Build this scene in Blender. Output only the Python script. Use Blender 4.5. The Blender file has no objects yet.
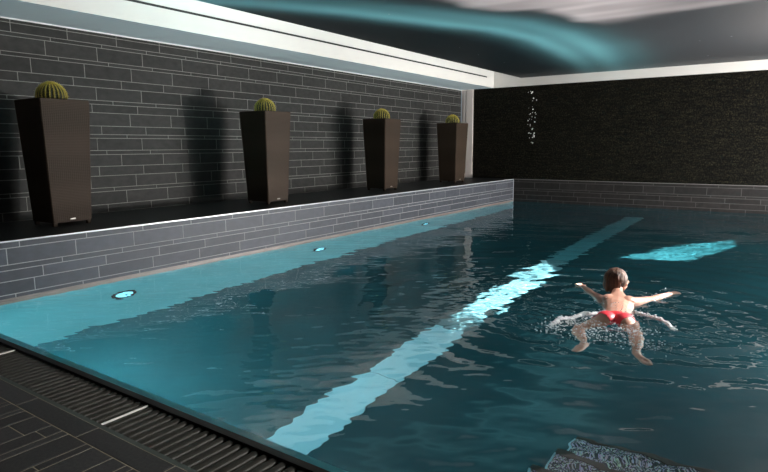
import bpy, bmesh, math, random
import numpy as np
from mathutils import Vector, Matrix

S = bpy.context.scene
COL = S.collection
PI = math.pi
random.seed(7)

# ------------------------------------------------------------------ measures (metres)
LEN = 12.753      # pool length (y), pool starts at y=0
WID = 7.2         # pool width (x), left side at x=0
ZB = 0.587        # ledge top
XW = -1.577       # left wall
Z1 = 2.958        # underside of the bulkhead
XS = -0.624       # bulkhead fascia
Z2 = 3.1885       # ceiling
XM = 0.131        # edge of the stretched ceiling
DEP = 1.60        # water depth
PITCH = 0.655     # tile length
XR = 10.0          # right wall
YN = -5.0         # wall behind the camera

# ------------------------------------------------------------------ helpers
def obj(name, me, mats=(), parent=None):
    if isinstance(me, bmesh.types.BMesh):
        m = bpy.data.meshes.new(name); me.to_mesh(m); me.free(); me = m
    o = bpy.data.objects.new(name, me)
    COL.objects.link(o)
    if not isinstance(mats, (list, tuple)): mats = [mats]
    if len(me.materials) == 0:
        for m in mats: me.materials.append(m)
    if parent is not None: o.parent = parent
    return o

def smooth(o):
    for p in o.data.polygons: p.use_smooth = True
    return o

def tag(o, label=None, cat=None, group=None, kind=None):
    if label: o['label'] = label
    if cat: o['category'] = cat
    if group: o['group'] = group
    if kind: o['kind'] = kind
    return o

def empty(name, loc, rz=0):
    o = bpy.data.objects.new(name, None); COL.objects.link(o)
    o.location = loc; o.rotation_euler = (0, 0, rz); o.empty_display_size = .1
    return o

def box(bm, x0, x1, y0, y1, z0, z1, mi=0, bevel=0):
    vs = [bm.verts.new((x, y, z)) for x in (x0, x1) for y in (y0, y1) for z in (z0, z1)]
    q = [(0, 1, 3, 2), (4, 6, 7, 5), (0, 4, 5, 1), (2, 3, 7, 6), (0, 2, 6, 4), (1, 5, 7, 3)]
    fs = [bm.faces.new([vs[i] for i in f]) for f in q]
    for f in fs: f.material_index = mi
    if bevel:
        es = list({e for f in fs for e in f.edges})
        r = bmesh.ops.bevel(bm, geom=es, offset=bevel, segments=2, affect='EDGES', profile=.7)
        for f in r['faces']: f.material_index = mi
    return fs

def bx(x0, x1, y0, y1, z0, z1, bevel=0):
    bm = bmesh.new(); box(bm, x0, x1, y0, y1, z0, z1, 0, bevel); return bm

def lathe(prof, seg=32):
    """profile [(r,z)] round z"""
    bm = bmesh.new(); rings = []
    for r, z in prof:
        if r < 1e-6: rings.append([bm.verts.new((0, 0, z))])
        else: rings.append([bm.verts.new((r*math.cos(2*PI*i/seg), r*math.sin(2*PI*i/seg), z)) for i in range(seg)])
    for a, b in zip(rings, rings[1:]):
        for i in range(seg):
            j = (i+1) % seg
            if len(a) == 1 and len(b) == 1: continue
            if len(a) == 1: bm.faces.new((a[0], b[i], b[j]))
            elif len(b) == 1: bm.faces.new((a[i], b[0], a[j]))
            else: bm.faces.new((a[i], b[i], b[j], a[j]))
    bmesh.ops.recalc_face_normals(bm, faces=bm.faces)
    return bm

# ------------------------------------------------------------------ materials
def mat(name, col, rough=.5, metal=0., spec=.5, emit=None, est=0):
    m = bpy.data.materials.new(name); m.use_nodes = True
    b = m.node_tree.nodes['Principled BSDF']
    b.inputs['Base Color'].default_value = (*col, 1)
    b.inputs['Roughness'].default_value = rough
    b.inputs['Metallic'].default_value = metal
    b.inputs['Specular IOR Level'].default_value = spec
    if emit:
        b.inputs['Emission Color'].default_value = (*emit, 1); b.inputs['Emission Strength'].default_value = est
    return m

def N(m, t, **kw):
    n = m.node_tree.nodes.new(t)
    for k, v in kw.items():
        if k in n.inputs: n.inputs[k].default_value = v
        else: setattr(n, k, v)
    return n
def LK(m, a, b): m.node_tree.links.new(a, b)

def noisy(m, c0, c1, scale=20, detail=6, bump=0, bscale=None, attr=None, stretch=(1, 1, 1), bdist=.002):
    """mottled colour, optional bump, optional per tile tone from an attribute"""
    b = m.node_tree.nodes['Principled BSDF']
    tc = N(m, 'ShaderNodeTexCoord'); mp = N(m, 'ShaderNodeMapping'); mp.inputs['Scale'].default_value = stretch
    LK(m, tc.outputs['Object'], mp.inputs['Vector'])
    nz = N(m, 'ShaderNodeTexNoise', Scale=scale, Detail=detail, Roughness=.6); LK(m, mp.outputs[0], nz.inputs['Vector'])
    cr = N(m, 'ShaderNodeValToRGB'); cr.color_ramp.elements[0].color = (*c0, 1); cr.color_ramp.elements[1].color = (*c1, 1)
    cr.color_ramp.elements[0].position = .3; cr.color_ramp.elements[1].position = .7
    LK(m, nz.outputs['Fac'], cr.inputs[0])
    out = cr.outputs[0]
    if attr:
        at = N(m, 'ShaderNodeAttribute', attribute_name=attr)
        mx = N(m, 'ShaderNodeMix', data_type='RGBA', blend_type='MULTIPLY'); mx.inputs['Factor'].default_value = 1
        LK(m, out, mx.inputs[6]); LK(m, at.outputs['Color'], mx.inputs[7]); out = mx.outputs[2]
    LK(m, out, b.inputs['Base Color'])
    if bump:
        n2 = N(m, 'ShaderNodeTexNoise', Scale=bscale or scale*3, Detail=5); LK(m, mp.outputs[0], n2.inputs['Vector'])
        bp = N(m, 'ShaderNodeBump', Strength=bump, Distance=bdist); LK(m, n2.outputs['Fac'], bp.inputs['Height'])
        LK(m, bp.outputs[0], b.inputs['Normal'])
    return m

M = {}
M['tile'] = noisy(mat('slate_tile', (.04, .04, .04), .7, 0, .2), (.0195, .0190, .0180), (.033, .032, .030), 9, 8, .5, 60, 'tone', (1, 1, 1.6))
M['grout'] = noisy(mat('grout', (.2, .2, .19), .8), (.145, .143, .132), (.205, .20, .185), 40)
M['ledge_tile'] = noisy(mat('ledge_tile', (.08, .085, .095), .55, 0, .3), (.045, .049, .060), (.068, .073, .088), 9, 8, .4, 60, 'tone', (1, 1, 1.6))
M['ledge_grout'] = noisy(mat('ledge_grout', (.3, .3, .3), .7), (.28, .28, .28), (.38, .38, .38), 40)
M['back_grout'] = mat('back_grout', (.06, .056, .052), .8)
M['back_trim'] = mat('back_trim', (.13, .12, .115), .5)
M['back_tile'] = noisy(mat('back_tile', (.03, .03, .03), .6, 0, .25), (.012, .0105, .010), (.022, .019, .018), 9, 8, .4, 60, 'tone')
M['deck_tile'] = noisy(mat('deck_tile', (.03, .03, .03), .5, 0, .4), (.030, .030, .031), (.062, .061, .060), 60, 8, .6, 220, 'tone')
M['deck_grout'] = noisy(mat('deck_grout', (.2, .18, .15), .7), (.34, .29, .21), (.46, .40, .29), 30)
M['ledge_top'] = noisy(mat('ledge_top', (.008, .008, .008), .5), (.006, .006, .006), (.014, .014, .014), 12, 6, .3, 80, None, (6, 1, 1))
M['edge_trim'] = mat('edge_trim', (.62, .64, .68), .35, .2)
M['lip'] = noisy(mat('waterline_lip', (.25, .2, .18), .4), (.11, .085, .075), (.34, .28, .25), 8, 8, 0, None, None, (3, .6, 30))
M['plaster'] = noisy(mat('plaster', (.83, .80, .76), .6), (.67, .635, .60), (.70, .665, .62), 3)
M['white_paint'] = mat('white_paint', (.80, .79, .78), .5)
M['pale_blue'] = mat('pale_blue_paint', (.80, .95, 1.0), .6)  # blue bounce light from the pool, painted into the bulkhead underside
M['black'] = mat('black_slot', (.006, .006, .006), .6)
M['dark_paint'] = mat('dark_room_paint', (.10, .095, .09), .8)
M['jamb'] = mat('pale_jamb', (.75, .66, .61), .5)
M['grate'] = noisy(mat('grate_plastic', (.05, .048, .042), .5, 0, .3), (.020, .020, .016), (.038, .037, .030), 30)
M['grate_frame'] = mat('grate_frame', (.060, .078, .068), .4)
M['divider'] = mat('grate_divider', (.9, .88, .86), .3)
M['steel'] = mat('steel', (.5, .5, .5), .25, 1)
M['soil'] = noisy(mat('soil', (.02, .014, .01), .9), (.01, .008, .006), (.03, .02, .014), 60, 6, .8)
M['plate'] = mat('maker_plate', (.30, .28, .26), .4, .5)

# wicker weave of the planters
def wicker():
    m = mat('wicker', (.11, .075, .055), .6, 0, .12)
    b = m.node_tree.nodes['Principled BSDF']
    tc = N(m, 'ShaderNodeTexCoord')
    def wave(d, s):
        w = N(m, 'ShaderNodeTexWave', wave_type='BANDS', bands_direction=d, Scale=s, Distortion=0.0); LK(m, tc.outputs['Object'], w.inputs['Vector']); return w.outputs['Fac']
    def ma(op, a, b_):
        n = N(m, 'ShaderNodeMath', operation=op)
        for i, v in enumerate((a, b_)):
            if isinstance(v, (int, float)): n.inputs[i].default_value = v
            else: LK(m, v, n.inputs[i])
        return n.outputs[0]
    hz = ma('MULTIPLY', wave('Z', 18), .5)
    vx = ma('MULTIPLY', wave('X', 14), wave('Y', 14))
    vv = ma('MAXIMUM', wave('X', 14), wave('Y', 14))
    h = ma('ADD', ma('MULTIPLY', vv, .5), hz)
    nz = N(m, 'ShaderNodeTexNoise', Scale=90, Detail=3); LK(m, tc.outputs['Object'], nz.inputs['Vector'])
    h2 = ma('ADD', h, ma('MULTIPLY', nz.outputs['Fac'], .35))
    cr = N(m, 'ShaderNodeValToRGB'); cr.color_ramp.elements[0].color = (.018, .012, .008, 1); cr.color_ramp.elements[1].color = (.048, .032, .022, 1)
    cr.color_ramp.elements[0].position = .25; cr.color_ramp.elements[1].position = 1
    LK(m, h2, cr.inputs[0]); LK(m, cr.outputs[0], b.inputs['Base Color'])
    bp = N(m, 'ShaderNodeBump', Strength=.6, Distance=.004); LK(m, h2, bp.inputs['Height']); LK(m, bp.outputs[0], b.inputs['Normal'])
    return m
M['wicker'] = wicker()
M['cactus'] = noisy(mat('cactus_skin', (.03, .05, .015), .55), (.010, .016, .006), (.026, .038, .012), 25)
M['spine'] = noisy(mat('cactus_spines', (.45, .38, .08), .6), (.42, .33, .03), (.70, .58, .12), 50)

# pool shell: bluish satin steel
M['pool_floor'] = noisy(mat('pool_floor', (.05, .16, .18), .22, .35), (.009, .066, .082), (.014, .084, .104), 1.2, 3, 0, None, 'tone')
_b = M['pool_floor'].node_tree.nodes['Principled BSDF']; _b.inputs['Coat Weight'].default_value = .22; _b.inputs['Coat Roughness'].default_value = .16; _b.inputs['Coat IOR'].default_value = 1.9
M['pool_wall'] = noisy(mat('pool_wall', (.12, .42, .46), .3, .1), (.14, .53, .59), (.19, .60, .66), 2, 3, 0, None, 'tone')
M['rim'] = mat('black_rim', (.008, .007, .006), .45, 0, .3)
M['lane'] = noisy(mat('lane_inlay', (.7, .85, .86), .3), (.25, .60, .70), (.30, .66, .77), 2, 3)  # pale tone stands for sunlight on the stripe; also colours step end edges
M['lane_mid'] = mat('lane_inlay_mid', (.065, .17, .20), .35)  # weaker painted sunlight where the real sun also falls
M['lane_dull'] = mat('lane_inlay_dull', (.03, .155, .185), .4)  # fading far end of the sun stripe, painted darker
M['joint'] = mat('pool_joint', (.02, .06, .07), .6)
M['mosaic'] = None

def water_mat():
    m = bpy.data.materials.new('water'); m.use_nodes = True
    nt = m.node_tree; nt.nodes.clear()
    out = nt.nodes.new('ShaderNodeOutputMaterial')
    b = nt.nodes.new('ShaderNodeBsdfPrincipled')
    b.inputs['Base Color'].default_value = (1, 1, 1, 1)
    b.inputs['Roughness'].default_value = 0.0
    b.inputs['IOR'].default_value = 1.333
    b.inputs['Transmission Weight'].default_value = 1
    nt.links.new(b.outputs[0], out.inputs['Surface'])
    return m
M['water'] = water_mat()
M['foam'] = mat('foam', (.92, .94, .96), .15)

# ------------------------------------------------------------------ tile walls as real slabs
TT, TM, TH = .047, .109, .170
def tiles(name, mapf, u0, u1, rows, tile, grout, depth=.002, gap=.0085, pitch=PITCH, seed=1, back=.1, kind=True, offs=None):
    """rows: list of (z0, z1) ; mapf(u, z, d) -> xyz with d = distance out of the wall"""
    rnd = random.Random(seed)
    V = []; F = []; MI = []; TN = []
    def quad(ps, mi, t):
        n = len(V); V.extend(ps); F.append((n, n+1, n+2, n+3)); MI.append(mi); TN.append(t)
    zlo = min(r[0] for r in rows); zhi = max(r[1] for r in rows)
    # grout bed, a slab of its own thickness
    a, b = u0, u1
    P = lambda u, z, d: mapf(u, z, d)
    quad([P(a, zlo, 0), P(b, zlo, 0), P(b, zhi, 0), P(a, zhi, 0)], 1, 1)
    quad([P(a, zlo, -back), P(a, zhi, -back), P(b, zhi, -back), P(b, zlo, -back)], 1, 1)
    quad([P(a, zlo, 0), P(a, zhi, 0), P(a, zhi, -back), P(a, zlo, -back)], 1, 1)
    quad([P(b, zlo, 0), P(b, zlo, -back), P(b, zhi, -back), P(b, zhi, 0)], 1, 1)
    quad([P(a, zhi, 0), P(b, zhi, 0), P(b, zhi, -back), P(a, zhi, -back)], 1, 1)
    quad([P(a, zlo, 0), P(a, zlo, -back), P(b, zlo, -back), P(b, zlo, 0)], 1, 1)
    bv = .0015
    for i, (z0, z1) in enumerate(rows):
        o = offs[i] if offs and offs[i] is not None else rnd.random()*pitch
        k = math.floor((u0-o)/pitch)
        u = o+k*pitch
        while u < u1:
            a, b = max(u, u0)+gap/2, min(u+pitch, u1)-gap/2
            u += pitch
            if b-a < .01: continue
            c, d = z0+gap/2, z1-gap/2
            t = .82+.36*rnd.random()
            D = depth
            p = [P(a+bv, c+bv, D), P(b-bv, c+bv, D), P(b-bv, d-bv, D), P(a+bv, d-bv, D)]
            q = [P(a, c, 0), P(b, c, 0), P(b, d, 0), P(a, d, 0)]
            quad(p, 0, t)
            for j in range(4):
                quad([q[j], q[(j+1) % 4], p[(j+1) % 4], p[j]], 0, t)
    me = bpy.data.meshes.new(name); me.from_pydata(V, [], F)
    me.materials.append(tile); me.materials.append(grout)
    me.polygons.foreach_set('material_index', MI)
    ca = me.color_attributes.new('tone', 'FLOAT_COLOR', 'CORNER')
    arr = np.repeat(np.array(TN), 4)
    ca.data.foreach_set('color', np.stack([arr, arr, arr, np.ones_like(arr)], 1).ravel())
    me.update()
    bm = bmesh.new(); bm.from_mesh(me); bmesh.ops.recalc_face_normals(bm, faces=bm.faces); bm.to_mesh(me); bm.free()
    o = bpy.data.objects.new(name, me); COL.objects.link(o)
    if kind: o['kind'] = 'structure'
    return o

def stack(heights, top):
    out = []; z = top
    for h in heights: out.append((z-h, z)); z -= h
    return out

# left wall, the courses as the photo shows them from the top down
hs = [.050, .105, .046, .176, .046, .176, .108, .166, .050, .108, .171, .110, .050, .160, .055, .155, .126, .160, .050, .172, .108]
k = (Z1-ZB)/sum(hs); hs = [h*k for h in hs]
of = [None, 2.774, 2.562, 2.490, 2.640, 2.960, 2.802, 2.438, 2.661, 2.365, 2.895, 2.473, 2.832, 2.399, 2.522, 2.727, 2.398, 2.270, 2.587, 2.765, 2.482]
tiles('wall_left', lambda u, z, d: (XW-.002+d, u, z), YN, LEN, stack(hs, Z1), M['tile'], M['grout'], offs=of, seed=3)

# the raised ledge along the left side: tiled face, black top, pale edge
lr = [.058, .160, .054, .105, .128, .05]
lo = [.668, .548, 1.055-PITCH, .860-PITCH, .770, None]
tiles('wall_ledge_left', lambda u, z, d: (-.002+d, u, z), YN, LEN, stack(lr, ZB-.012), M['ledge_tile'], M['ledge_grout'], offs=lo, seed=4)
o = obj('trim_ledge_top', bx(XW-.02, -.014, YN, LEN-.001, ZB-.08, ZB), M['ledge_top']); o['kind'] = 'structure'
o = obj('trim_ledge_edge', bx(-.0135, .003, YN, LEN-.002, ZB-.012, ZB+.001), M['edge_trim']); o['kind'] = 'structure'
o = obj('trim_waterline_left', bx(-.05, .006, -.02, LEN-.002, -.06, .034, .003), M['lip']); o['kind'] = 'structure'
# back ledge
br = [.060, .170, .052, .112, .12, .11]
bo = [.792, 1.887-2*PITCH, .658, .283, None, None]
tiles('wall_ledge_back', lambda u, z, d: (u, LEN+.002-d, z), .001, XR, stack(br, ZB-.012), M['back_tile'], M['back_grout'], offs=bo, seed=5)
o = obj('trim_ledge_back', bx(.003, XR, LEN-.003, LEN+.03, ZB-.012, ZB+.001), M['back_trim']); o['kind'] = 'structure'
o = obj('trim_ledge_corner', bx(-.004, .010, LEN-.012, LEN-.003, -.1, ZB-.012), M['edge_trim']); o['kind'] = 'structure'

# back wall: black split slate water wall
def slate():
    m = mat('split_slate', (.02, .02, .016), .6, 0, .08)
    b = m.node_tree.nodes['Principled BSDF']
    tc = N(m, 'ShaderNodeTexCoord'); mp = N(m, 'ShaderNodeMapping'); mp.inputs['Scale'].default_value = (1.2, 1, 9)
    LK(m, tc.outputs['Object'], mp.inputs[0])
    n1 = N(m, 'ShaderNodeTexNoise', Scale=3, Detail=10, Roughness=.7); LK(m, mp.outputs[0], n1.inputs['Vector'])
    n2 = N(m, 'ShaderNodeTexNoise', Scale=38, Detail=4, Roughness=.7); LK(m, tc.outputs['Object'], n2.inputs['Vector'])
    cr = N(m, 'ShaderNodeValToRGB'); cr.color_ramp.elements[0].color = (.0006, .0006, .0004, 1); cr.color_ramp.elements[1].color = (.010, .0095, .0065, 1)
    cr.color_ramp.elements[0].position = .35; cr.color_ramp.elements[1].position = .75
    LK(m, n1.outputs['Fac'], cr.inputs[0])
    cr2 = N(m, 'ShaderNodeValToRGB'); cr2.color_ramp.elements[0].color = (.3, .3, .3, 1); cr2.color_ramp.elements[1].color = (6, 5.4, 4.6, 1)
    cr2.color_ramp.elements[0].position = .48; cr2.color_ramp.elements[1].position = .70
    LK(m, n2.outputs['Fac'], cr2.inputs[0])
    mx = N(m, 'ShaderNodeMix', data_type='RGBA', blend_type='MULTIPLY'); mx.inputs['Factor'].default_value = 1
    LK(m, cr.outputs[0], mx.inputs[6]); LK(m, cr2.outputs[0], mx.inputs[7]); LK(m, mx.outputs[2], b.inputs['Base Color'])
    a = N(m, 'ShaderNodeMath', operation='ADD'); LK(m, n1.outputs['Fac'], a.inputs[0]); LK(m, n2.outputs['Fac'], a.inputs[1])
    bp = N(m, 'ShaderNodeBump', Strength=.8, Distance=.02); LK(m, a.outputs[0], bp.inputs['Height']); LK(m, bp.outputs[0], b.inputs['Normal'])
    return m
M['slate'] = slate()
o = obj('wall_back', bx(-1.2, XR, LEN+.004, LEN+.25, ZB-.02, Z1+.3), M['slate']); o['kind'] = 'structure'
# pale jamb between the left wall and the water wall
bm = bmesh.new(); box(bm, XW, -1.2, LEN+.02, LEN+.15, ZB, Z1); box(bm, -1.50, -1.44, LEN-.02, LEN+.02, ZB, Z1); box(bm, -1.40, -1.215, LEN-.03, LEN+.02, ZB+.10, Z1)
o = obj('trim_jamb', bm, M['jamb']); o['kind'] = 'structure'

# bulkhead over the ledge: underside, fascia, slot, border of the ceiling
SL0, SL1, ZT = Z2-.002, Z2+.030, Z2+.46
bm = bmesh.new()
box(bm, XW-.2, XS, YN, LEN+.004, Z1, SL0)
box(bm, XW-.2, XS-.12, YN, LEN+.004, SL0, SL1)
box(bm, XW-.2, XS, YN, LEN+.004, SL1, ZT)
o = obj('ceiling_bulkhead', bm, [M['plaster'], M['pale_blue']]); o['kind'] = 'structure'
for p in o.data.polygons:
    if p.center.z < Z1+.001: p.material_index = 1
o = obj('ceiling_recess', bx(XW-.2, XM+.5, YN, LEN+.004, ZT, ZT+.05), M['white_paint']); o['kind'] = 'structure'
o = obj('trim_back_fascia', bx(XS, XR, LEN-.012, LEN+.0035, Z1, ZT), M['plaster']); o['kind'] = 'structure'
o = obj('trim_slot_end', bx(XS-.0595, XS, LEN-.42, LEN-.012, SL0+.0005, SL1-.0005), M['plaster']); o['kind'] = 'structure'
o = obj('trim_wall_top', bx(XW-.001, XW+.012, YN, LEN, Z1-.014, Z1-.0005), M['white_paint']); o['kind'] = 'structure'
slot = obj('ventilation_slot', bx(XS-.1195, XS-.008, YN, LEN-.421, SL0+.0005, SL1-.0005), M['black'])
tag(slot, 'long narrow black air slot running along the white bulkhead below the ceiling edge', 'vent')

# stretched ceiling with a printed night sky: teal aurora arc and pinkish clouds
def make_ceiling():
    arc = np.array([(-.6, 1.9), (.55, 3.33), (.84, 3.79), (1.2, 4.34), (1.53, 5.01), (1.89, 5.76), (2.31, 6.51), (2.53, 7.57), (2.55, 9.03), (2.41, 10.8), (2.13, 13.04)])
    step = .05
    xs = np.arange(XM, 6.30, step); ys = np.arange(YN, LEN+.0001, (LEN-YN)/355)
    X, Y = np.meshgrid(xs, ys, indexing='ij')
    best = np.full(X.shape, 1e9); sg = np.zeros(X.shape)
    for (ax, ay), (bx_, by) in zip(arc, arc[1:]):
        dx, dy = bx_-ax, by-ay; L2 = dx*dx+dy*dy
        t = np.clip(((X-ax)*dx+(Y-ay)*dy)/L2, 0, 1)
        d = np.hypot(X-ax-t*dx, Y-ay-t*dy)
        s = np.sign((X-ax)*dy-(Y-ay)*dx)
        m = d < best; best[m] = d[m]; sg[m] = s[m]
    s = best*sg
    sm = lambda a, b, v: (lambda t: t*t*(3-2*t))(np.clip((v-a)/(b-a), 0, 1))
    rng = np.random.default_rng(2)
    def vn(sx, sy):
        g = rng.random((60, 60)); u = (X*sx) % 58; v = ((Y+9)*sy) % 58
        i = u.astype(int); j = v.astype(int); fu = u-i; fv = v-j; fu = fu*fu*(3-2*fu); fv = fv*fv*(3-2*fv)
        return g[i, j]*(1-fu)*(1-fv)+g[i+1, j]*fu*(1-fv)+g[i, j+1]*(1-fu)*fv+g[i+1, j+1]*fu*fv
    dark = np.array([.010, .016, .019]); teal = np.array([.17, .42, .46]); pink = np.array([.50, .43, .43]); grey = np.array([.036, .037, .040])
    wl = .30+.03*np.clip(Y-4, 0, 9); wr = .44+.05*np.clip(Y-4, 0, 9)
    g = np.where(s < 0, np.exp(-(s/wl)**2), np.exp(-(np.clip(s-.1, 0, 9)/wr)**2))
    g = g*(.80+.22*np.sin(s*9+Y*.4)*np.exp(-np.abs(s)*1.2)) * (1-.6*sm(8.6, 12.5, Y))
    C = dark[None, None]+0*X[..., None]
    r = sm(.2, 1.3, s)[..., None]
    base = C*(1-r)+grey*r
    near = (sm(.95, 1.25, s+.35*(vn(1.2, 3)-.5)) * (1-sm(5.9, 7.5, Y+.35*(X-4)+.8*(vn(.6, 3)-.5))))[..., None]
    streak = (.65+.6*vn(1, 6)*vn(2.5, 2))[..., None]
    base = base*(1-near)+pink*streak*near
    right = (sm(4.6, 6.5, X)*(1-sm(8, 12, Y)))[..., None]
    base = base*(1-right*.6)+np.array([.13, .118, .114])*right*.6
    g = g[..., None]*(1-.8*near)
    base = base*(.06+.94*sm(3.2, 4.6, Y+.45*X))[..., None]
    C = base*(1-np.clip(g, 0, 1))+teal*g+base*g*.2
    # small stars
    me = bpy.data.meshes.new('ceiling')
    nx, ny = X.shape
    co = np.stack([X, Y, np.full_like(X, Z2+.004)], -1).reshape(-1, 3)
    idx = np.arange(nx*ny).reshape(nx, ny)
    f = np.stack([idx[:-1, :-1], idx[:-1, 1:], idx[1:, 1:], idx[1:, :-1]], -1).reshape(-1, 4)
    me.from_pydata(co.tolist(), [], f.tolist())
    ca = me.color_attributes.new('print', 'FLOAT_COLOR', 'POINT')
    ca.data.foreach_set('color', np.concatenate([C, np.ones(X.shape+(1,))], -1).reshape(-1))
    m = mat('stretch_ceiling', (.05, .05, .05), .5, 0, .1)
    b = m.node_tree.nodes['Principled BSDF']
    at = N(m, 'ShaderNodeAttribute', attribute_name='print')
    tc = N(m, 'ShaderNodeTexCoord')
    vo = N(m, 'ShaderNodeTexVoronoi', Scale=2.6); LK(m, tc.outputs['Object'], vo.inputs['Vector'])
    lt = N(m, 'ShaderNodeMath', operation='LESS_THAN'); LK(m, vo.outputs['Distance'], lt.inputs[0]); lt.inputs[1].default_value = .035
    mx = N(m, 'ShaderNodeMix', data_type='RGBA'); LK(m, lt.outputs[0], mx.inputs[0]); LK(m, at.outputs['Color'], mx.inputs[6]); mx.inputs[7].default_value = (.45, .5, .5, 1)
    LK(m, mx.outputs[2], b.inputs['Base Color'])
    me.materials.append(m)
    o = bpy.data.objects.new('ceiling', me); COL.objects.link(o); o['kind'] = 'structure'
    so = o.modifiers.new('thick', 'SOLIDIFY'); so.thickness = .03; so.offset = 1
    return o
make_ceiling()

# unseen roof, its two openings added and shaped to cast the sun patches
SUNH = Vector((1.0, .12, 0)).normalized(); TH = math.radians(45); TR = math.asin(math.sin(TH)/1.333)
SHIFT = SUNH*(DEP*math.tan(TR)+(Z2)*math.tan(TH))
def roof():
    holes = [[(2.95, 3.6), (3.33, 3.4), (3.33, 6.5), (2.95, 6.9)], [(3.87, 7.69), (4.87, 7.94), (5.34, 9.6), (5.29, 10.25), (4.45, 9.0)]]
    holes = [[(x+SHIFT.x, y+SHIFT.y) for x, y in h] for h in holes]
    from mathutils.geometry import delaunay_2d_cdt
    vs_ = [Vector((6.28, YN)), Vector((XR, YN)), Vector((XR, LEN+.2)), Vector((6.28, LEN+.2))]; fc = [list(range(4))]
    for h in holes: fc.append(list(range(len(vs_), len(vs_)+len(h)))); vs_ += [Vector(q) for q in h]
    v, e, f, ov, oe, of_ = delaunay_2d_cdt(vs_, [], fc, 0, 1e-5)
    bm = bmesh.new(); bv = [bm.verts.new((q.x, q.y, Z2)) for q in v]
    for ff, src in zip(f, of_):
        if src == [0]: bm.faces.new([bv[i] for i in ff])
    o = obj('ceiling_skylight', bm, M['dark_paint']); o['kind'] = 'structure'
    so = o.modifiers.new('t', 'SOLIDIFY'); so.thickness = .02; so.offset = 1
roof()

# ------------------------------------------------------------------ deck in front of the pool
o = obj('floor_slab', bx(-1.4, XR, YN, -.36, -.30, -.004), M['deck_grout']); o['kind'] = 'structure'
# border course along the channel
tiles('floor_border', lambda u, z, d: (u, z, -.002+d), 0, XR, [(-.488, -.362)], M['deck_tile'], M['deck_grout'], offs=[2.52], seed=8, back=.0012, gap=.006)
# planks running away from the camera, narrow / medium / broad strips
xs = [2.588, 2.636, 2.755, 2.939, 3.052, 3.112, 3.290, 3.348]
rnd = random.Random(11)
pat = [.05, .115, .175, .11, .05, .17]
right = list(xs); i = 0
while right[-1] < XR: right.append(right[-1]+pat[(i*5+2) % 6]); i += 1
left = [xs[0]]; i = 0
while left[-1] > 0: left.append(left[-1]-pat[(i*5+1) % 6]); i += 1
edges = sorted(set(left[1:]+right)); edges = [e for e in edges if 0 <= e <= XR]
rows = list(zip(edges, edges[1:]))
offs = [None]*len(rows)
tiles('floor', lambda u, z, d: (z, u, -.002+d), YN, -.488, rows, M['deck_tile'], M['deck_grout'], offs=offs, seed=12, back=.0011, gap=.006)

# drainage channel
bm = bmesh.new()
box(bm, 0, XR, -.36, -.335, -.30, -.002)              # outer frame
box(bm, 0, XR, -.335, -.045, -.30, -.16)              # channel bottom
o = obj('trim_channel', bm, M['grate_frame']); o['kind'] = 'structure'

def bar(bm, x, y0, y1, z, w=.024, h=.022, seg=6):
    """rounded topped bar along y"""
    prof = [(-w/2, -h)]+[(w/2*math.cos(PI-PI*i/seg), (h*.45)*math.sin(PI*i/seg)-h*.45) for i in range(seg+1)]+[(w/2, -h)]
    a = [bm.verts.new((x+p, y0, z+q)) for p, q in prof]; b = [bm.verts.new((x+p, y1, z+q)) for p, q in prof]
    n = len(prof)
    for i in range(n):
        j = (i+1) % n; bm.faces.new((a[i], b[i], b[j], a[j]))
    bm.faces.new(a); bm.faces.new(b[::-1])

def make_grate():
    root = empty('drain_grate', (0, 0, 0))
    bm = bmesh.new(); n = 27; p = 1.65/n
    for i in range(n):
        bar(bm, p*(i+.5)+.008, -.332, -.052, -.008, p*.72)
    bmesh.ops.recalc_face_normals(bm, faces=bm.faces)
    s = obj('slats', bm, M['grate'], root)
    bm = bmesh.new()
    for y in (-.30, -.19, -.08): box(bm, .012, 1.645, y-.008, y+.008, -.055, -.032)
    obj('cross_rail', bm, M['grate'], root)
    d = obj('divider', bx(-.003, .003, -.332, -.052, -.014, -.004, .001), M['divider'], root)
    d['label'] = 'white divider strip'
    return root
def dup(root, loc):
    r = root.copy(); COL.objects.link(r); r.location = loc
    for c in root.children:
        d = c.copy(); COL.objects.link(d); d.parent = r; d.matrix_parent_inverse = c.matrix_parent_inverse
        for g in c.children:
            e = g.copy(); COL.objects.link(e); e.parent = d
    return r
g0 = make_grate()
gl = ['dark ribbed drain grate ending at the first white divider strip, nearest the pool corner',
      'dark ribbed drain grate lying between the two white divider strips',
      'dark ribbed drain grate past the second white divider, by the pale stripe end']
for i, l in enumerate(gl):
    g = g0 if i == 0 else dup(g0, (0, 0, 0))
    g.location = (-.165+1.65*i, 0, 0)
    tag(g, l, 'drain grate', 'drain grates along the near pool edge')

# ------------------------------------------------------------------ pool shell
def tone_attr(me, fn=lambda p: 1.0):
    ca = me.color_attributes.new('tone', 'FLOAT_COLOR', 'CORNER')
    v = [c for p in me.polygons for _ in p.loop_indices for c in (lambda t: (t, t, t, 1))(fn(p))]
    ca.data.foreach_set('color', v)
def shell(name, bm, m):
    o = obj(name, bm, m); tone_attr(o.data); o['kind'] = 'structure'; return o
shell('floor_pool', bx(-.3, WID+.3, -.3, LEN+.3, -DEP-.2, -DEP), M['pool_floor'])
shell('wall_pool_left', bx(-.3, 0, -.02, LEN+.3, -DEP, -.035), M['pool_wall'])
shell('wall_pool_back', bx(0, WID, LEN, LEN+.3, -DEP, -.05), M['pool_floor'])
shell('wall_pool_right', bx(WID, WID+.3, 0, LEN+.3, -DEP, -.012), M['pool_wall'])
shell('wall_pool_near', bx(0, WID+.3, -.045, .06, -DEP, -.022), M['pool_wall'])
o = obj('trim_overflow_rim', bx(0, WID, -.045, -.0005, -.16, .002, .004), M['rim']); o['kind'] = 'structure'
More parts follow.
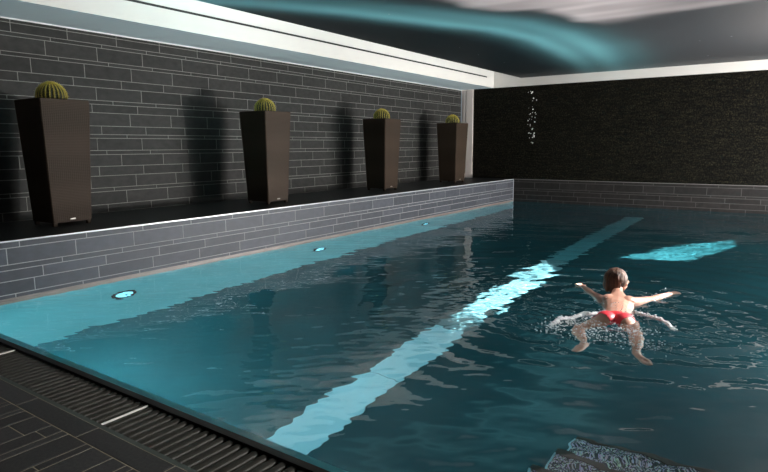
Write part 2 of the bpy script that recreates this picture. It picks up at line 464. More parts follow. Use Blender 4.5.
# deck on the right of the pool and its side wall with windows
o = obj('floor_right', bx(WID, XR, -.36, LEN, -.30, 0), M['deck_tile']); tone_attr(o.data); o['kind'] = 'structure'
bm = bmesh.new()
wins = [(9.0, 12.5)]
ZW0, ZW1 = .25, 2.75
box(bm, XR, XR+.3, YN, LEN+.25, -.3, ZW0); box(bm, XR, XR+.3, YN, LEN+.25, ZW1, Z2+.12)
ys_ = [YN]+[v for w in wins for v in w]+[LEN+.25]
for a, b in zip(ys_[::2], ys_[1::2]): box(bm, XR, XR+.3, a, b, ZW0, ZW1)
o = obj('wall_right', bm, M['dark_paint']); o['kind'] = 'structure'
o = obj('wall_near', bx(XW-.2, XR+.3, YN-.2, YN, -.3, Z2+.12), M['dark_paint']); o['kind'] = 'structure'
for i, (a, b) in enumerate(wins):
    bm = bmesh.new(); t = .05
    box(bm, XR+.05, XR+.12, a, a+t, ZW0, ZW1); box(bm, XR+.05, XR+.12, b-t, b, ZW0, ZW1)
    box(bm, XR+.05, XR+.12, a+t, b-t, ZW0, ZW0+t); box(bm, XR+.05, XR+.12, a+t, b-t, ZW1-t, ZW1)
    c = (a+b)/2; box(bm, XR+.05, XR+.12, c-t/2, c+t/2, ZW0+t, ZW1-t)
    o = obj('window_%d' % (i+1), bm, M['white_paint']); o['kind'] = 'structure'

# sun stripe on the pool floor, its light painted as graded pale slabs
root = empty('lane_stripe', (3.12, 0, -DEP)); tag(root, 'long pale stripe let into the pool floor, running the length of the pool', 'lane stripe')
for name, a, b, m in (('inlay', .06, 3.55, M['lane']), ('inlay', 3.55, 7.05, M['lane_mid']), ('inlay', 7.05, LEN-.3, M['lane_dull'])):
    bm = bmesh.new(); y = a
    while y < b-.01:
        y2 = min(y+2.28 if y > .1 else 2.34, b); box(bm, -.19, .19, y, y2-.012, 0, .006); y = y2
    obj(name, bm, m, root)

# pool steps in the near corner
def mosaic():
    m = mat('glitter_mosaic', (.1, .2, .22), .25)
    b = m.node_tree.nodes['Principled BSDF']
    tc = N(m, 'ShaderNodeTexCoord')
    vo = N(m, 'ShaderNodeTexVoronoi', Scale=150); LK(m, tc.outputs['Object'], vo.inputs['Vector'])
    hs_ = N(m, 'ShaderNodeHueSaturation', Saturation=.8, Value=.8); LK(m, vo.outputs['Color'], hs_.inputs['Color'])
    mx = N(m, 'ShaderNodeMix', data_type='RGBA'); mx.inputs[0].default_value = .7
    LK(m, hs_.outputs[0], mx.inputs[6]); mx.inputs[7].default_value = (.08, .26, .34, 1)
    sp = N(m, 'ShaderNodeSeparateColor'); LK(m, vo.outputs['Color'], sp.inputs[0])
    gt = N(m, 'ShaderNodeMath', operation='GREATER_THAN'); gt.inputs[1].default_value = .6; LK(m, sp.outputs[0], gt.inputs[0])
    m2 = N(m, 'ShaderNodeMix', data_type='RGBA', blend_type='MULTIPLY'); m2.inputs[0].default_value = 1
    ad = N(m, 'ShaderNodeMath', operation='MULTIPLY_ADD'); ad.inputs[1].default_value = 1.5; ad.inputs[2].default_value = .18; LK(m, gt.outputs[0], ad.inputs[0])
    cb = N(m, 'ShaderNodeCombineColor')
    for i in range(3): LK(m, ad.outputs[0], cb.inputs[i])
    LK(m, mx.outputs[2], m2.inputs[6]); LK(m, cb.outputs[0], m2.inputs[7]); LK(m, m2.outputs[2], b.inputs['Base Color'])
    return m
M['mosaic'] = mosaic()
M['nosing'] = mat('step_nosing', (.012, .022, .015), .6)
M['riser'] = mat('step_riser', (.02, .05, .055), .5)
root = empty('pool_steps', (5.02, .066, -DEP)); tag(root, 'submerged pool steps with glittering mosaic treads in the near corner', 'steps')
x1 = WID-5.02-.002
tops = [-1.1, -.85, -.6, -.35]; ysx = [1.90, 1.47, 1.04, .61]
bm = bmesh.new()
for z, yy in zip(tops, ysx): box(bm, .01, x1, 0, yy-.06, 0, z+DEP-.008)
obj('step_body', bm, M['riser'], root)
for z, yy in zip(tops, ysx):
    nxt = yy-.43 if yy > .7 else 0.06
    t = obj('tread', bx(0, x1, nxt-.06+.002, yy-.06-.035, z+DEP-.008, z+DEP, .002), M['mosaic'], root)
    obj('nosing', bx(-.006, x1, yy-.06-.034, yy-.06+.01, z+DEP-.03, z+DEP+.004, .003), M['nosing'], t)
    obj('end_edge', bx(-.012, -.0005, nxt-.06, yy-.06-.035, z+DEP-.04, z+DEP+.002, .002), M['lane'], t)

# underwater lights on the left side wall
M['lens'] = mat('lens', (.45, .85, .90), .15, 0, .6, (.20, .75, .9), 1.6)
def make_light():
    root = empty('underwater_light', (0, 0, 0))
    bm = lathe([(.105, 0), (.150, 0), (.150, .012), (.138, .022), (.112, .022), (.105, .010)], 40)
    bm.transform(Matrix.Rotation(PI/2, 4, 'Y'))
    smooth(obj('ring', bm, M['rim'], root))
    bm = lathe([(.104, .002), (.104, .012), (.08, .026), (.04, .034), (0, .036)], 40); bm.transform(Matrix.Rotation(PI/2, 4, 'Y'))
    smooth(obj('lens', bm, M['lens'], root))
    bm = lathe([(.022, .030), (.022, .044), (0, .046)], 16); bm.transform(Matrix.Rotation(PI/2, 4, 'Y'))
    smooth(obj('hub', bm, M['steel'], root))
    return root
l0 = make_light()
for i, (y, z, l) in enumerate([(1.69, -.70, 'round underwater light in the left pool wall, nearest the pool corner'),
                               (4.99, -.80, 'middle round underwater light in the left pool wall'),
                               (8.25, -.75, 'small far round underwater light in the left pool wall')]):
    r = l0 if i == 0 else dup(l0, (0, 0, 0))
    r.location = (0, y, z); tag(r, l, 'underwater light', 'underwater lights in the left pool wall')

# ------------------------------------------------------------------ water
def wave_height(X, Y):
    rng = np.random.default_rng(5)
    Z = np.zeros_like(X)
    # long gentle chop
    for i in range(26):
        lam = .35*2**(rng.random()*2.2); th = PI*.5+rng.normal()*.75+.25
        kx, ky = math.cos(th)*2*PI/lam, math.sin(th)*2*PI/lam
        Z += .0007*lam**.9*np.sin(kx*X+ky*Y+rng.random()*2*PI)
    # patches of fine ripples
    F = np.zeros_like(X)
    for i in range(34):
        lam = .05*2**(rng.random()*1.8); th = rng.random()*2*PI
        F += lam*np.sin(2*PI/lam*(math.cos(th)*X+math.sin(th)*Y)+rng.random()*2*PI)
    A = np.zeros_like(X)
    for i in range(48):
        lam = .07*2**(rng.random()*1.9); th = math.radians(125+rng.normal()*16)
        A += .00085*lam**.9*np.sin(2*PI/lam*(math.cos(th)*X+math.sin(th)*Y)+rng.random()*2*PI)
    A *= .35+.65*(.5+.5*np.sin(1.3*X+.7*Y+1)*np.sin(.9*Y-.6*X+.5))
    Z += A
    g = lambda cx, cy, rx, ry: np.exp(-((X-cx)/rx)**2-((Y-cy)/ry)**2)
    Z += F*.0036*(.07+1.5*g(4.9, 2.8, .50, .55)+1.2*g(4.35, 2.9, .25, .3)+1.1*g(3.75, 3.4, .40, .50)+.55*g(5.85, 3.4, .6, 1.0)+.12*g(3.3, 5.2, .6, 2.2)+.2*g(4.4, 2.8, .3, .5))
    # rings from the swimmer
    for (cx, cy, a, lam, rmax) in ((4.85, 3.5, .0042, .34, 2.4), (4.5, 2.9, .0022, .22, 1.6), (5.3, 3.3, .0022, .2, 1.4)):
        r = np.hypot(X-cx, Y-cy)
        Z += a*np.sin(2*PI*r/lam)*np.exp(-(r/rmax)**2)*np.clip(r/.5, 0, 1)
    return Z*np.clip(Y/.35, 0, 1)**.6*np.clip(X/.02, 0, 1)
def make_water():
    e = .012
    x0, x1, y0, y1 = -e, WID+e, 0.0, LEN+e
    nx, ny = 420, 760
    gx = np.linspace(x0, x1, nx)
    t = np.linspace(0, 1, ny); gy = y0+(y1-y0)*(t*.55+.45*t*t)
    X, Y = np.meshgrid(gx, gy, indexing='ij'); Z = wave_height(X, Y)
    V = np.stack([X, Y, Z], -1).reshape(-1, 3)
    idx = np.arange(nx*ny).reshape(nx, ny)
    F = np.stack([idx[:-1, :-1], idx[1:, :-1], idx[1:, 1:], idx[:-1, 1:]], -1).reshape(-1, 4).tolist()
    ring = list(idx[:, 0])+list(idx[-1, 1:])+list(idx[-2::-1, -1])+list(idx[0, -2:0:-1])
    B = V[ring].copy(); B[:, 2] = -DEP-e
    n0 = len(V); V = np.concatenate([V, B]); n = len(ring)
    for i in range(n):
        j = (i+1) % n; F.append([ring[i], n0+i, n0+j, ring[j]])
    F.append(list(range(n0+n-1, n0-1, -1)))
    me = bpy.data.meshes.new('pool_water'); me.from_pydata(V.tolist(), [], F); me.materials.append(M['water'])
    sm = np.ones(len(me.polygons), dtype=bool); sm[(nx-1)*(ny-1):] = False
    me.polygons.foreach_set('use_smooth', sm); me.update()
    o = bpy.data.objects.new('pool_water', me); COL.objects.link(o)
    tag(o, 'clear rippled teal water filling the indoor swimming pool', 'water', kind='stuff')
    o.cycles.is_caustics_caster = True
    return o
water = make_water()

# ------------------------------------------------------------------ planters with barrel cacti
WB, WT, PH = .446, .556, 1.402
def make_planter():
    root = empty('potted_cactus', (0, 0, 0))
    f = .035
    bm = bmesh.new(); n = 1
    def ringv(w, z, c=.010):
        h = w/2
        return [bm.verts.new(p) for p in ((-h+c, -h, z), (h-c, -h, z), (h, -h+c, z), (h, h-c, z), (h-c, h, z), (-h+c, h, z), (-h, h-c, z), (-h, -h+c, z))]
    wz = lambda z: WB+(WT-WB)*(z-f)/(PH-f)
    rs = [ringv(wz(f)-.02, f+.004), ringv(wz(f), f+.01)]
    rs += [ringv(wz(z), z) for z in (.5, .9)]
    rs += [ringv(WT, PH-.008), ringv(WT-.012, PH), ringv(WT-.05, PH), ringv(WT-.06, PH-.012), ringv(WT-.075, PH-.14)]
    for a, b in zip(rs, rs[1:]):
        for i in range(8): bm.faces.new((a[i], a[(i+1) % 8], b[(i+1) % 8], b[i]))
    bm.faces.new(rs[0][::-1]); bm.faces.new(rs[-1])
    obj('planter', bm, M['wicker'], root)
    for sx in (-1, 1):
        for sy in (-1, 1):
            cx, cy = sx*(WB/2-.03), sy*(WB/2-.03)
            obj('foot', bx(cx-.02, cx+.02, cy-.02, cy+.02, 0, f+.02, .004), M['wicker'], root)
    bm = bmesh.new(); g = 10; h = (WT-.072)/2; rr = random.Random(2)
    vs = [[bm.verts.new((-h+2*h*i/g, -h+2*h*j/g, PH-.05+rr.random()*.012)) for j in range(g+1)] for i in range(g+1)]
    for i in range(g):
        for j in range(g): bm.faces.new((vs[i][j], vs[i+1][j], vs[i+1][j+1], vs[i][j+1]))
    smooth(obj('soil', bm, M['soil'], root))
    o = obj('plate', bx(WB/2-.002, WB/2+.006, -.03, .03, f+.030, f+.046, .002), M['plate'], root); o['label'] = 'small silver plate'
    # ribbed globe
    ribs = 22; R = .145; H = .150; zc = PH+.040
    bm = bmesh.new(); lat = 26; seg = ribs*6; rows_ = []
    def rad(th, ph):
        return 1+.075*(abs(math.cos(th*ribs/2))**.8-.5)*math.sin(max(ph, .001))**.4
    for a in range(1, lat):
        ph = PI*a/lat*.93
        rows_.append([bm.verts.new((R*math.sin(ph)*rad(2*PI*i/seg, ph)*math.cos(2*PI*i/seg), R*math.sin(ph)*rad(2*PI*i/seg, ph)*math.sin(2*PI*i/seg), zc+H*math.cos(ph)-.012*math.exp(-(ph/.25)**2))) for i in range(seg)])
    top = bm.verts.new((0, 0, zc+H-.018))
    for i in range(seg): bm.faces.new((top, rows_[0][i], rows_[0][(i+1) % seg]))
    for a, b in zip(rows_, rows_[1:]):
        for i in range(seg): bm.faces.new((a[i], b[i], b[(i+1) % seg], a[(i+1) % seg]))
    bm.faces.new([v for v in rows_[-1]])
    bmesh.ops.recalc_face_normals(bm, faces=bm.faces)
    c = smooth(obj('cactus', bm, M['cactus'], root))
    # spines: clusters of thin needles along every rib
    V = []; F = []; rr = random.Random(9)
    for r in range(ribs):
        th = 2*PI*r/ribs
        for k_ in range(1, 20):
            ph = .06+k_*.098
            rad_ = R*math.sin(ph)*rad(th, ph); P = Vector((rad_*math.cos(th), rad_*math.sin(th), zc+H*math.cos(ph)))
            nrm = Vector((math.sin(ph)*math.cos(th), math.sin(ph)*math.sin(th), math.cos(ph)))
            tng = Vector((-math.sin(th), math.cos(th), 0)); up = nrm.cross(tng)
            for q in range(9):
                an = q*2*PI/9+rr.random()*.5; sp_ = (.75 if q else 0)*(.7+.5*rr.random())
                d = (nrm*(.35 if q else 1)+tng*math.cos(an)*sp_*.7+up*math.sin(an)*sp_).normalized()
                L = .020+rr.random()*.012; w = .0016
                s1 = d.orthogonal().normalized(); s2 = d.cross(s1)
                n_ = len(V)
                for j in range(3):
                    a_ = j*2*PI/3; V.append(P-nrm*.002+(s1*math.cos(a_)+s2*math.sin(a_))*w)
                V.append(P+d*L)
                F += [(n_, n_+1, n_+3), (n_+1, n_+2, n_+3), (n_+2, n_, n_+3)]
    me = bpy.data.meshes.new('spines'); me.from_pydata([tuple(v) for v in V], [], F)
    obj('spines', me, M['spine'], c)
    return root
p0 = make_planter()
pl = [(-.860, 1.512, .03, 'tall tapered brown wicker planter with round cactus, nearest, by the pool corner'),
      (-.690, 4.600, .02, 'tall tapered brown wicker planter with round cactus, second along the ledge from the near end'),
      (-.745, 7.790, 0, 'tall tapered brown wicker planter with round cactus, third along the ledge from the near end'),
      (-.740, 10.716, -.03, 'tall tapered brown wicker planter with round cactus, last one beside the pale jamb')]
for i, (x, y, rz, l) in enumerate(pl):
    r = p0 if i == 0 else dup(p0, (0, 0, 0))
    r.location = (x, y, ZB); r.rotation_euler = (0, 0, rz); tag(r, l, 'potted cactus', 'potted cacti on the ledge')

# ------------------------------------------------------------------ swimmer
def skin_mat():
    m = mat('skin', (.62, .36, .27), .42)
    noisy(m, (.46, .23, .16), (.60, .34, .25), 14, 4, .15, 60)
    b = m.node_tree.nodes['Principled BSDF']; b.inputs['Subsurface Weight'].default_value = .08
    b.inputs['Subsurface Radius'].default_value = (.02, .008, .004)
    b.inputs['Coat Weight'].default_value = .35; b.inputs['Coat Roughness'].default_value = .12
    return m
M['skin'] = skin_mat()
M['bikini'] = noisy(mat('bikini_red', (.62, .02, .03), .45), (.62, .015, .03), (.78, .04, .06), 6)
def hair_mat():
    m = mat('hair', (.05, .02, .01), .5, 0, .35)
    noisy(m, (.006, .003, .002), (.16, .07, .035), 9, 5, 1.0, 12, None, (3, 3, .6), .02)
    return m
M['hair'] = hair_mat()

def evaluated(o):
    dg = bpy.context.evaluated_depsgraph_get(); dg.update()
    me = bpy.data.meshes.new_from_object(o.evaluated_get(dg)); return me

def skinned(chains, sub=2):
    """chains of (point, (rx, ry)); the first point of the first chain is the root; equal points are shared"""
    pts = []; rad = []; key = {}; ed = []
    for ch in chains:
        prev = None
        for p, r in ch:
            kk = tuple(round(c, 4) for c in p)
            if kk not in key:
                key[kk] = len(pts); pts.append(p); rad.append(r if isinstance(r, tuple) else (r, r))
            i = key[kk]
            if prev is not None and i != prev: ed.append((prev, i))
            prev = i
    me = bpy.data.meshes.new('tmp'); me.from_pydata(pts, ed, [])
    o = bpy.data.objects.new('tmp', me); COL.objects.link(o)
    o.modifiers.new('s', 'SKIN')
    if not me.skin_vertices: 
        bmx = bmesh.new(); bmx.from_mesh(me); bmx.verts.layers.skin.verify(); bmx.to_mesh(me); bmx.free()
    for i, sv in enumerate(me.skin_vertices[0].data):
        sv.radius = rad[i]; sv.use_root = (i == 0)
    o.modifiers[0].use_smooth_shade = True
    ss = o.modifiers.new('u', 'SUBSURF'); ss.levels = sub; ss.render_levels = sub
    r = evaluated(o); bpy.data.objects.remove(o); bpy.data.meshes.remove(me)
    return r

def ellipsoid(bm, c, r, rot=None, u=24, v=16):
    m4 = Matrix.Translation(Vector(c)) @ (rot.to_4x4() if rot else Matrix.Identity(4)) @ Matrix.Diagonal((*r, 1))
    bmesh.ops.create_uvsphere(bm, u_segments=u, v_segments=v, radius=1, matrix=m4)

HIP = Vector((4.925, 3.16, -.045)); CH = Vector((4.835, 3.60, .005)); NK = Vector((4.790, 3.775, .055)); HD = Vector((4.747, 3.900, .165))
LS = Vector((4.685, 3.66, .005)); RS = Vector((4.945, 3.80-.04, .005))
AX = (CH-HIP).normalized(); SD = Vector((AX.y, -AX.x, 0)).normalized()   # to the swimmer's right
def hand(W, E, flip, curl=.25):
    """palm and five fingers as skinned chains leaving the wrist W (elbow E); flip=+1 when the thumb is on the SD side"""
    d = (W-E).normalized(); d.z *= .3; d.normalize()
    s = Vector((d.y, -d.x, 0)).normalized()*flip; up = Vector((0, 0, 1))
    palm = [(tuple(W-d*.03), (.024, .018)), (tuple(W), (.023, .015)), (tuple(W+d*.03), (.034, .014)), (tuple(W+d*.07), (.038, .012))]
    chains = [palm]
    for k_, (off, L) in enumerate(((.026, .066), (.009, .075), (-.009, .070), (-.026, .055))):
        b = W+d*.072+s*off; dd = (d+s*off*3.5).normalized()
        c = [(tuple(b-d*.02), .0095), (tuple(b), .0095), (tuple(b+dd*L*.45-up*.002), .0085), (tuple(b+dd*L*.75-up*(.006+curl*.02)), .0078), (tuple(b+dd*L-up*(.010+curl*.05)), .0065)]
        chains.append(c)
    t = W+d*.022+s*.022
    chains.append([(tuple(t-s*.008), .012), (tuple(t+s*.018+d*.016-up*.004), .0105), (tuple(t+s*.036+d*.040-up*.008), .009), (tuple(t+s*.042+d*.062-up*.012), .0075)])
    return chains

def make_swimmer():
    HL = HIP-SD*.085+Vector((0, 0, -.01)); HR = HIP+SD*.085+Vector((0, 0, -.01))
    W1 = HIP.lerp(CH, .45)
    LE = Vector((4.515, 3.93, -.012)); LW = Vector((4.352, 4.145, .008))
    RE = Vector((5.06, 4.03, -.005)); RW = Vector((5.165, 4.29, .012))
    LKn = Vector((4.70, 2.86, -.12)); LA = Vector((4.855, 2.51, -.15)); LT = Vector((4.84, 2.33, -.14))
    RKn = Vector((5.145, 2.90, -.12)); RA = Vector((5.225, 2.52, -.16)); RT = Vector((5.33, 2.37, -.16))
    torso = [(tuple(HIP), (.150, .100)), (tuple(HIP.lerp(CH, .25)), (.138, .09)), (tuple(W1+Vector((0, 0, .01))), (.118, .082)), (tuple(HIP.lerp(CH, .75)+Vector((0, 0, .008))), (.132, .088)), (tuple(CH), (.165, .09)), (tuple(CH.lerp(NK, .5)), (.115, .075)), (tuple(NK), (.056, .056)), (tuple(HD-Vector((0, 0, .04))), (.052, .052))]
    def limb(a, *ps): return [a]+[(tuple(p), r) for p, r in ps]
    chains = [torso]
    for Sx, E_, W_ in ((LS, LE, LW), (RS, RE, RW)):
        chains.append([(tuple(CH.lerp(Sx, .35)), .075), (tuple(Sx), .062), (tuple(Sx.lerp(E_, .3)), .050), (tuple(Sx.lerp(E_, .7)), .043), (tuple(E_), .037), (tuple(E_.lerp(W_, .3)), .038), (tuple(E_.lerp(W_, .7)), .029), (tuple(W_), .023)])
    for Hx, K_, A_, T_ in ((HL, LKn, LA, LT), (HR, RKn, RA, RT)):
        chains.append([(tuple(Hx+AX*.03), .095), (tuple(Hx.lerp(K_, .12)), .097), (tuple(Hx.lerp(K_, .4)), .082), (tuple(Hx.lerp(K_, .75)), .064), (tuple(K_), .054), (tuple(K_.lerp(A_, .25)), .056), (tuple(K_.lerp(A_, .5)), .050), (tuple(K_.lerp(A_, .85)), .034), (tuple(A_), .033), (tuple(A_.lerp(T_, .5)), (.042, .028)), (tuple(T_), (.040, .018)), (tuple(T_.lerp(T_+(T_-A_), .22)), (.03, .012))])
    bm = bmesh.new()
    for ch in chains:
        me = skinned([ch]); bm.from_mesh(me); bpy.data.meshes.remove(me)
    for ch in hand(LW, LE, 1)+hand(RW, RE, -1):
        me = skinned([ch]); bm.from_mesh(me); bpy.data.meshes.remove(me)
    # buttocks, shoulder blades
    ellipsoid(bm, HIP-SD*.07+Vector((0, -.03, .035)), (.085, .10, .075)); ellipsoid(bm, HIP+SD*.07+Vector((0, -.03, .035)), (.085, .10, .075))
    for sgn in (-1, 1): ellipsoid(bm, CH+SD*.085*sgn+Vector((0, .02, .055)), (.055, .075, .035))
    # head with face, looking ahead and a little to the right
    yaw = Matrix.Rotation(-.85, 3, 'Z')
    ellipsoid(bm, HD, (.078, .096, .102), yaw)
    F = lambda x, y, z: HD+yaw @ Vector((x, y, z))
    ellipsoid(bm, F(0, .035, -.055), (.055, .058, .055), yaw)      # jaw
    ellipsoid(bm, F(0, .105, -.018), (.012, .020, .022), yaw)      # nose
    ellipsoid(bm, F(0, .092, -.055), (.026, .012, .007), yaw); ellipsoid(bm, F(0, .090, -.067), (.022, .012, .007), yaw)
    for sx in (-1, 1):
        ellipsoid(bm, F(.030*sx, .080, .008), (.015, .012, .010), yaw)   # eyelids
        ellipsoid(bm, F(.040*sx, .066, -.025), (.022, .022, .020), yaw)  # cheeks
        ellipsoid(bm, F(.075*sx, -.004, -.008), (.009, .018, .030), yaw)  # ears
    me = bpy.data.meshes.new('body_src'); bm.to_mesh(me); bm.free()
    o = bpy.data.objects.new('tmp', me); COL.objects.link(o)
    r = o.modifiers.new('r', 'REMESH'); r.mode = 'VOXEL'; r.voxel_size = .0055; r.use_smooth_shade = True
    s = o.modifiers.new('s', 'SMOOTH'); s.factor = .5; s.iterations = 4
    body = evaluated(o); bpy.data.objects.remove(o)
    body.materials.clear(); body.materials.append(M['skin'])
    for p in body.polygons: p.use_smooth = True
    body.name = 'person'
    person = bpy.data.objects.new('person', body); COL.objects.link(person)
    tag(person, 'woman in a red bikini bottom swimming breaststroke away, arms spread and brown hair wet', 'person')
    # bikini bottom: offset copy of the body surface around the hips
    def patch(name, test, off, m, sharp=0):
        bs = bmesh.new(); bs.from_mesh(body)
        bmesh.ops.delete(bs, geom=[f for f in bs.faces if not test(f.calc_center_median())], context='FACES')
        bmesh.ops.delete(bs, geom=[v for v in bs.verts if not v.link_faces], context='VERTS')
        bmesh.ops.smooth_vert(bs, verts=[v for v in bs.verts if v.is_boundary], factor=.5, use_axis_x=True, use_axis_y=True, use_axis_z=True)
        bs.normal_update()
        for v in bs.verts: v.co += v.normal*off
        c = obj(name, bs, m, person); smooth(c)
        so = c.modifiers.new('t', 'SOLIDIFY'); so.thickness = .004; so.offset = -1
        return c
    def loc(p): q = p-HIP; return q.dot(SD), q.dot(AX), p.z-HIP.z
    def bik(p):
        a, b, c = loc(p)
        if abs(a) > .22: return False
        lim = -.015-(.135)*max(0, 1-abs(a)/.155)
        return lim < b < .085
    patch('bikini_bottom', bik, .004, M['bikini'])
    # hair: cap and a short wet bob built from overlapping locks
    bm = bmesh.new()
    ellipsoid(bm, F(0, -.014, .020), (.105, .110, .108), yaw)
    ellipsoid(bm, F(-.012, -.040, -.040), (.095, .082, .080), yaw)
    ellipsoid(bm, F(-.05, .005, -.03), (.052, .066, .075), yaw)
    rr = random.Random(4)
    for i in range(26):
        a = PI*(1.02+.90*i/25); x, y = math.cos(a)*.097, math.sin(a)*.095
        ellipsoid(bm, F(x, y-.008, -.035+rr.random()*.03), (.017, .017, .062+.02*rr.random()), yaw @ Matrix.Rotation(rr.uniform(-.15, .15), 3, 'X'), 10, 8)
    # parting the face free
    me = bpy.data.meshes.new('h'); bm.to_mesh(me); bm.free()
    o = bpy.data.objects.new('tmp', me); COL.objects.link(o)
    r = o.modifiers.new('r', 'REMESH'); r.mode = 'VOXEL'; r.voxel_size = .005; r.use_smooth_shade = True
    s = o.modifiers.new('s', 'SMOOTH'); s.factor = .5; s.iterations = 3
    hm = evaluated(o); bpy.data.objects.remove(o)
    hm.materials.clear(); hm.materials.append(M['hair'])
    for p in hm.polygons: p.use_smooth = True
    h = bpy.data.objects.new('hair', hm); COL.objects.link(h); h.parent = person
    return person
swimmer = make_swimmer()

# ------------------------------------------------------------------ foam and drops
def blobs(name, pts, m, sub=1):
    V = []; F = []
    b0 = bmesh.new(); bmesh.ops.create_icosphere(b0, subdivisions=sub, radius=1)
    bv = [v.co.copy() for v in b0.verts]; bf = [[v.index for v in f.verts] for f in b0.faces]; b0.free()
    for (x, y, z, r, fl) in pts:
        n = len(V)
        sx, sy, a = r*rr.uniform(.7, 2.2), r*rr.uniform(.6, 1.2), rr.uniform(-.5, .9); ca, sa = math.cos(a), math.sin(a)
        V += [(x+v.x*sx*ca-v.y*sy*sa, y+v.x*sx*sa+v.y*sy*ca, z+v.z*r*fl) for v in bv]; F += [[i+n for i in f] for f in bf]
    me = bpy.data.meshes.new(name); me.from_pydata(V, [], F)
    o = obj(name, me, m); smooth(o); return o
rr = random.Random(21); pts = []
def zw(x, y): return float(wave_height(np.array([[x]]), np.array([[y]]))[0, 0])
def along(path, n, w, r0, r1, zj=.01):
    seg = [(a, b, math.dist(a, b)) for a, b in zip(path, path[1:])]; T = sum(s[2] for s in seg)
    for i in range(n):
        t = rr.random()*T
        for a, b, l in seg:
            if t <= l: break
            t -= l
        u = min(t/l, 1); x = a[0]+(b[0]-a[0])*u+rr.gauss(0, w); y = a[1]+(b[1]-a[1])*u+rr.gauss(0, w)
        pts.append((x, y, zw(x, y)+abs(rr.gauss(0, zj)), rr.uniform(r0, r1), .7))
along([(4.536, 2.697), (4.545, 2.87), (4.648, 3.08), (4.757, 3.25), (4.83, 3.33)], 620, .009, .003, .010)
along([(5.03, 3.46), (5.191, 3.372), (5.316, 3.22), (5.389, 3.081)], 420, .008, .003, .009)
along([(4.80, 3.35), (4.95, 3.25), (5.02, 3.35)], 120, .05, .002, .006, .05)
along([(4.72, 2.95), (4.85, 2.75), (4.9, 2.5)], 170, .10, .002, .006)
along([(5.1, 3.0), (5.2, 2.75), (5.25, 2.5)], 170, .09, .002, .006)
along([(4.95, 2.95), (5.05, 2.8)], 90, .10, .002, .006)
along([(4.86, 3.35), (4.95, 3.2), (5.0, 3.35)], 60, .03, .002, .006, .015)
along([(5.0, 3.85), (5.12, 4.1)], 60, .03, .003, .006, .03)
along([(4.55, 2.55), (4.62, 2.85), (4.7, 3.1)], 200, .07, .002, .006)
foam = blobs('water_foam', pts, M['foam']); tag(foam, 'white foam and splashed drops trailing round the swimmer\'s hips and legs', 'foam', kind='stuff')
pts = []; rr = random.Random(3)
for i in range(46):
    z = rr.choice([rr.uniform(2.25, 2.85), rr.uniform(1.75, 2.25), rr.uniform(1.5, 1.9)])
    pts.append((.44+.09*(2.6-z)*.3+rr.gauss(0, .05), LEN-.008, z, rr.uniform(.004, .011), 1.8))
tr = blobs('water_trickle', pts, mat('bright_drop', (.75, .75, .72), .15)); tag(tr, 'thin trickle of bright water drops on the black slate wall', 'water drops', kind='stuff')

# ------------------------------------------------------------------ light
W = bpy.data.worlds.new('World'); S.world = W; W.use_nodes = True
W.node_tree.nodes['Background'].inputs[0].default_value = (.75, .88, 1, 1); W.node_tree.nodes['Background'].inputs[1].default_value = .5

def area(name, loc, rot, sx, sy, power, col):
    l = bpy.data.lights.new(name, 'AREA'); l.shape = 'RECTANGLE'; l.size = sx; l.size_y = sy; l.energy = power; l.color = col
    o = bpy.data.objects.new(name, l); COL.objects.link(o); o.location = loc; o.rotation_euler = rot; return o
for i, (a, b) in enumerate(wins):
    area('daylight', (XR+.35, (a+b)/2, (ZW0+ZW1)/2), (0, PI/2, 0), ZW1-ZW0, b-a, 540, (1, .97, .93))
# added unseen fill light, low on the right deck, brightening the bulkhead underside
for y in (10.2,):
    area('uplight', (8.2, y-1.2, .25), (0, math.radians(125), 0), .5, 3.6, 640, (1, .99, .97))
# added unseen underwater fill: right wall brightens the left wall, near wall the floor
for y in (4.4, 7.0, 9.6):
    area('pool_lamp', (WID-.05, y, -.75), (0, PI/2, 0), .5, .9, 60, (.80, .97, 1))
area('pool_lamp', (1.3, .10, -.35), (math.radians(42), 0, math.radians(5)), 1.2, .4, 190, (.80, .97, 1))
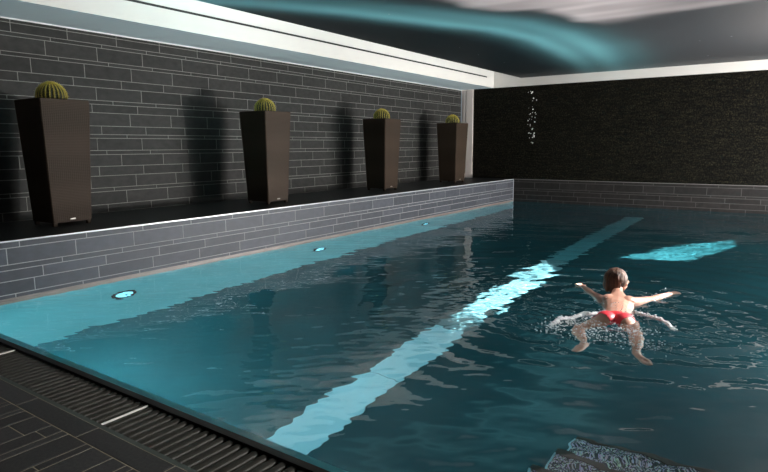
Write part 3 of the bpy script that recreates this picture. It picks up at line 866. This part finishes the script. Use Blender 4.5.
# unseen fill lights added to brighten the bulkhead, the swimmer and the deck
def fill_spot(src, tgt, e, deg, blend=.3, col=(1, .96, .93)):
    sl = bpy.data.lights.new('spot', 'SPOT'); sl.energy = e; sl.spot_size = math.radians(deg); sl.spot_blend = blend; sl.shadow_soft_size = .04; sl.color = col
    so = bpy.data.objects.new('spot', sl); COL.objects.link(so); so.location = src; so.rotation_euler = (Vector(tgt)-Vector(src)).to_track_quat('-Z', 'Y').to_euler()
    return so
fill_spot((8.4, 8.6, .3), (-.9, 1.2, 3.0), 1900, 46, .9, (1, .99, .97))
fill_spot((8.2, 6.6, 3.0), (4.95, 3.3, 0), 4300, 17)
fill_spot((8.6, 4.5, 3.0), (2.9, -.75, 0), 1700, 30, .6)
sun = bpy.data.lights.new('sun', 'SUN'); sun.energy = 100; sun.angle = math.radians(.53); sun.color = (1, .97, .92)
so = bpy.data.objects.new('sun', sun); COL.objects.link(so)
D = -(SUNH*math.sin(TH)+Vector((0, 0, math.cos(TH)))); so.rotation_euler = D.to_track_quat('-Z', 'Y').to_euler(); so.location = (14, 6, 12)
sun.cycles.is_caustics_light = True
for o in bpy.data.objects:
    if o.name.startswith(('floor_pool', 'wall_pool', 'inlay')): o.cycles.is_caustics_receiver = True

# ------------------------------------------------------------------ camera
cd = bpy.data.cameras.new('camera'); cam = bpy.data.objects.new('camera', cd); COL.objects.link(cam); S.camera = cam
f = 583.535; cd.sensor_fit = 'HORIZONTAL'; cd.sensor_width = 36; cd.lens = f*36/768; cd.clip_end = 100; cd.clip_start = .05
yaw, pit, rol = .6117, .1521, -.0062
fw = Vector((-math.sin(yaw)*math.cos(pit), math.cos(yaw)*math.cos(pit), -math.sin(pit)))
r = Vector((math.cos(yaw), math.sin(yaw), 0)); u = r.cross(fw)
r2 = r*math.cos(rol)+u*math.sin(rol); u2 = -r*math.sin(rol)+u*math.cos(rol)
cam.matrix_world = Matrix(((r2.x, u2.x, -fw.x, 6.0593), (r2.y, u2.y, -fw.y, -1.8572), (r2.z, u2.z, -fw.z, 1.45), (0, 0, 0, 1)))

vs = S.view_settings; vs.view_transform = 'Standard'; vs.look = 'None'; vs.gamma = 1; vs.use_curve_mapping = False; vs.exposure = 0
cy = S.cycles
cy.max_bounces = 10; cy.transmission_bounces = 8; cy.diffuse_bounces = 4; cy.glossy_bounces = 5; cy.caustics_reflective = True; cy.caustics_refractive = True
cy.sample_clamp_indirect = 6; cy.blur_glossy = .3
cy.use_denoising = True
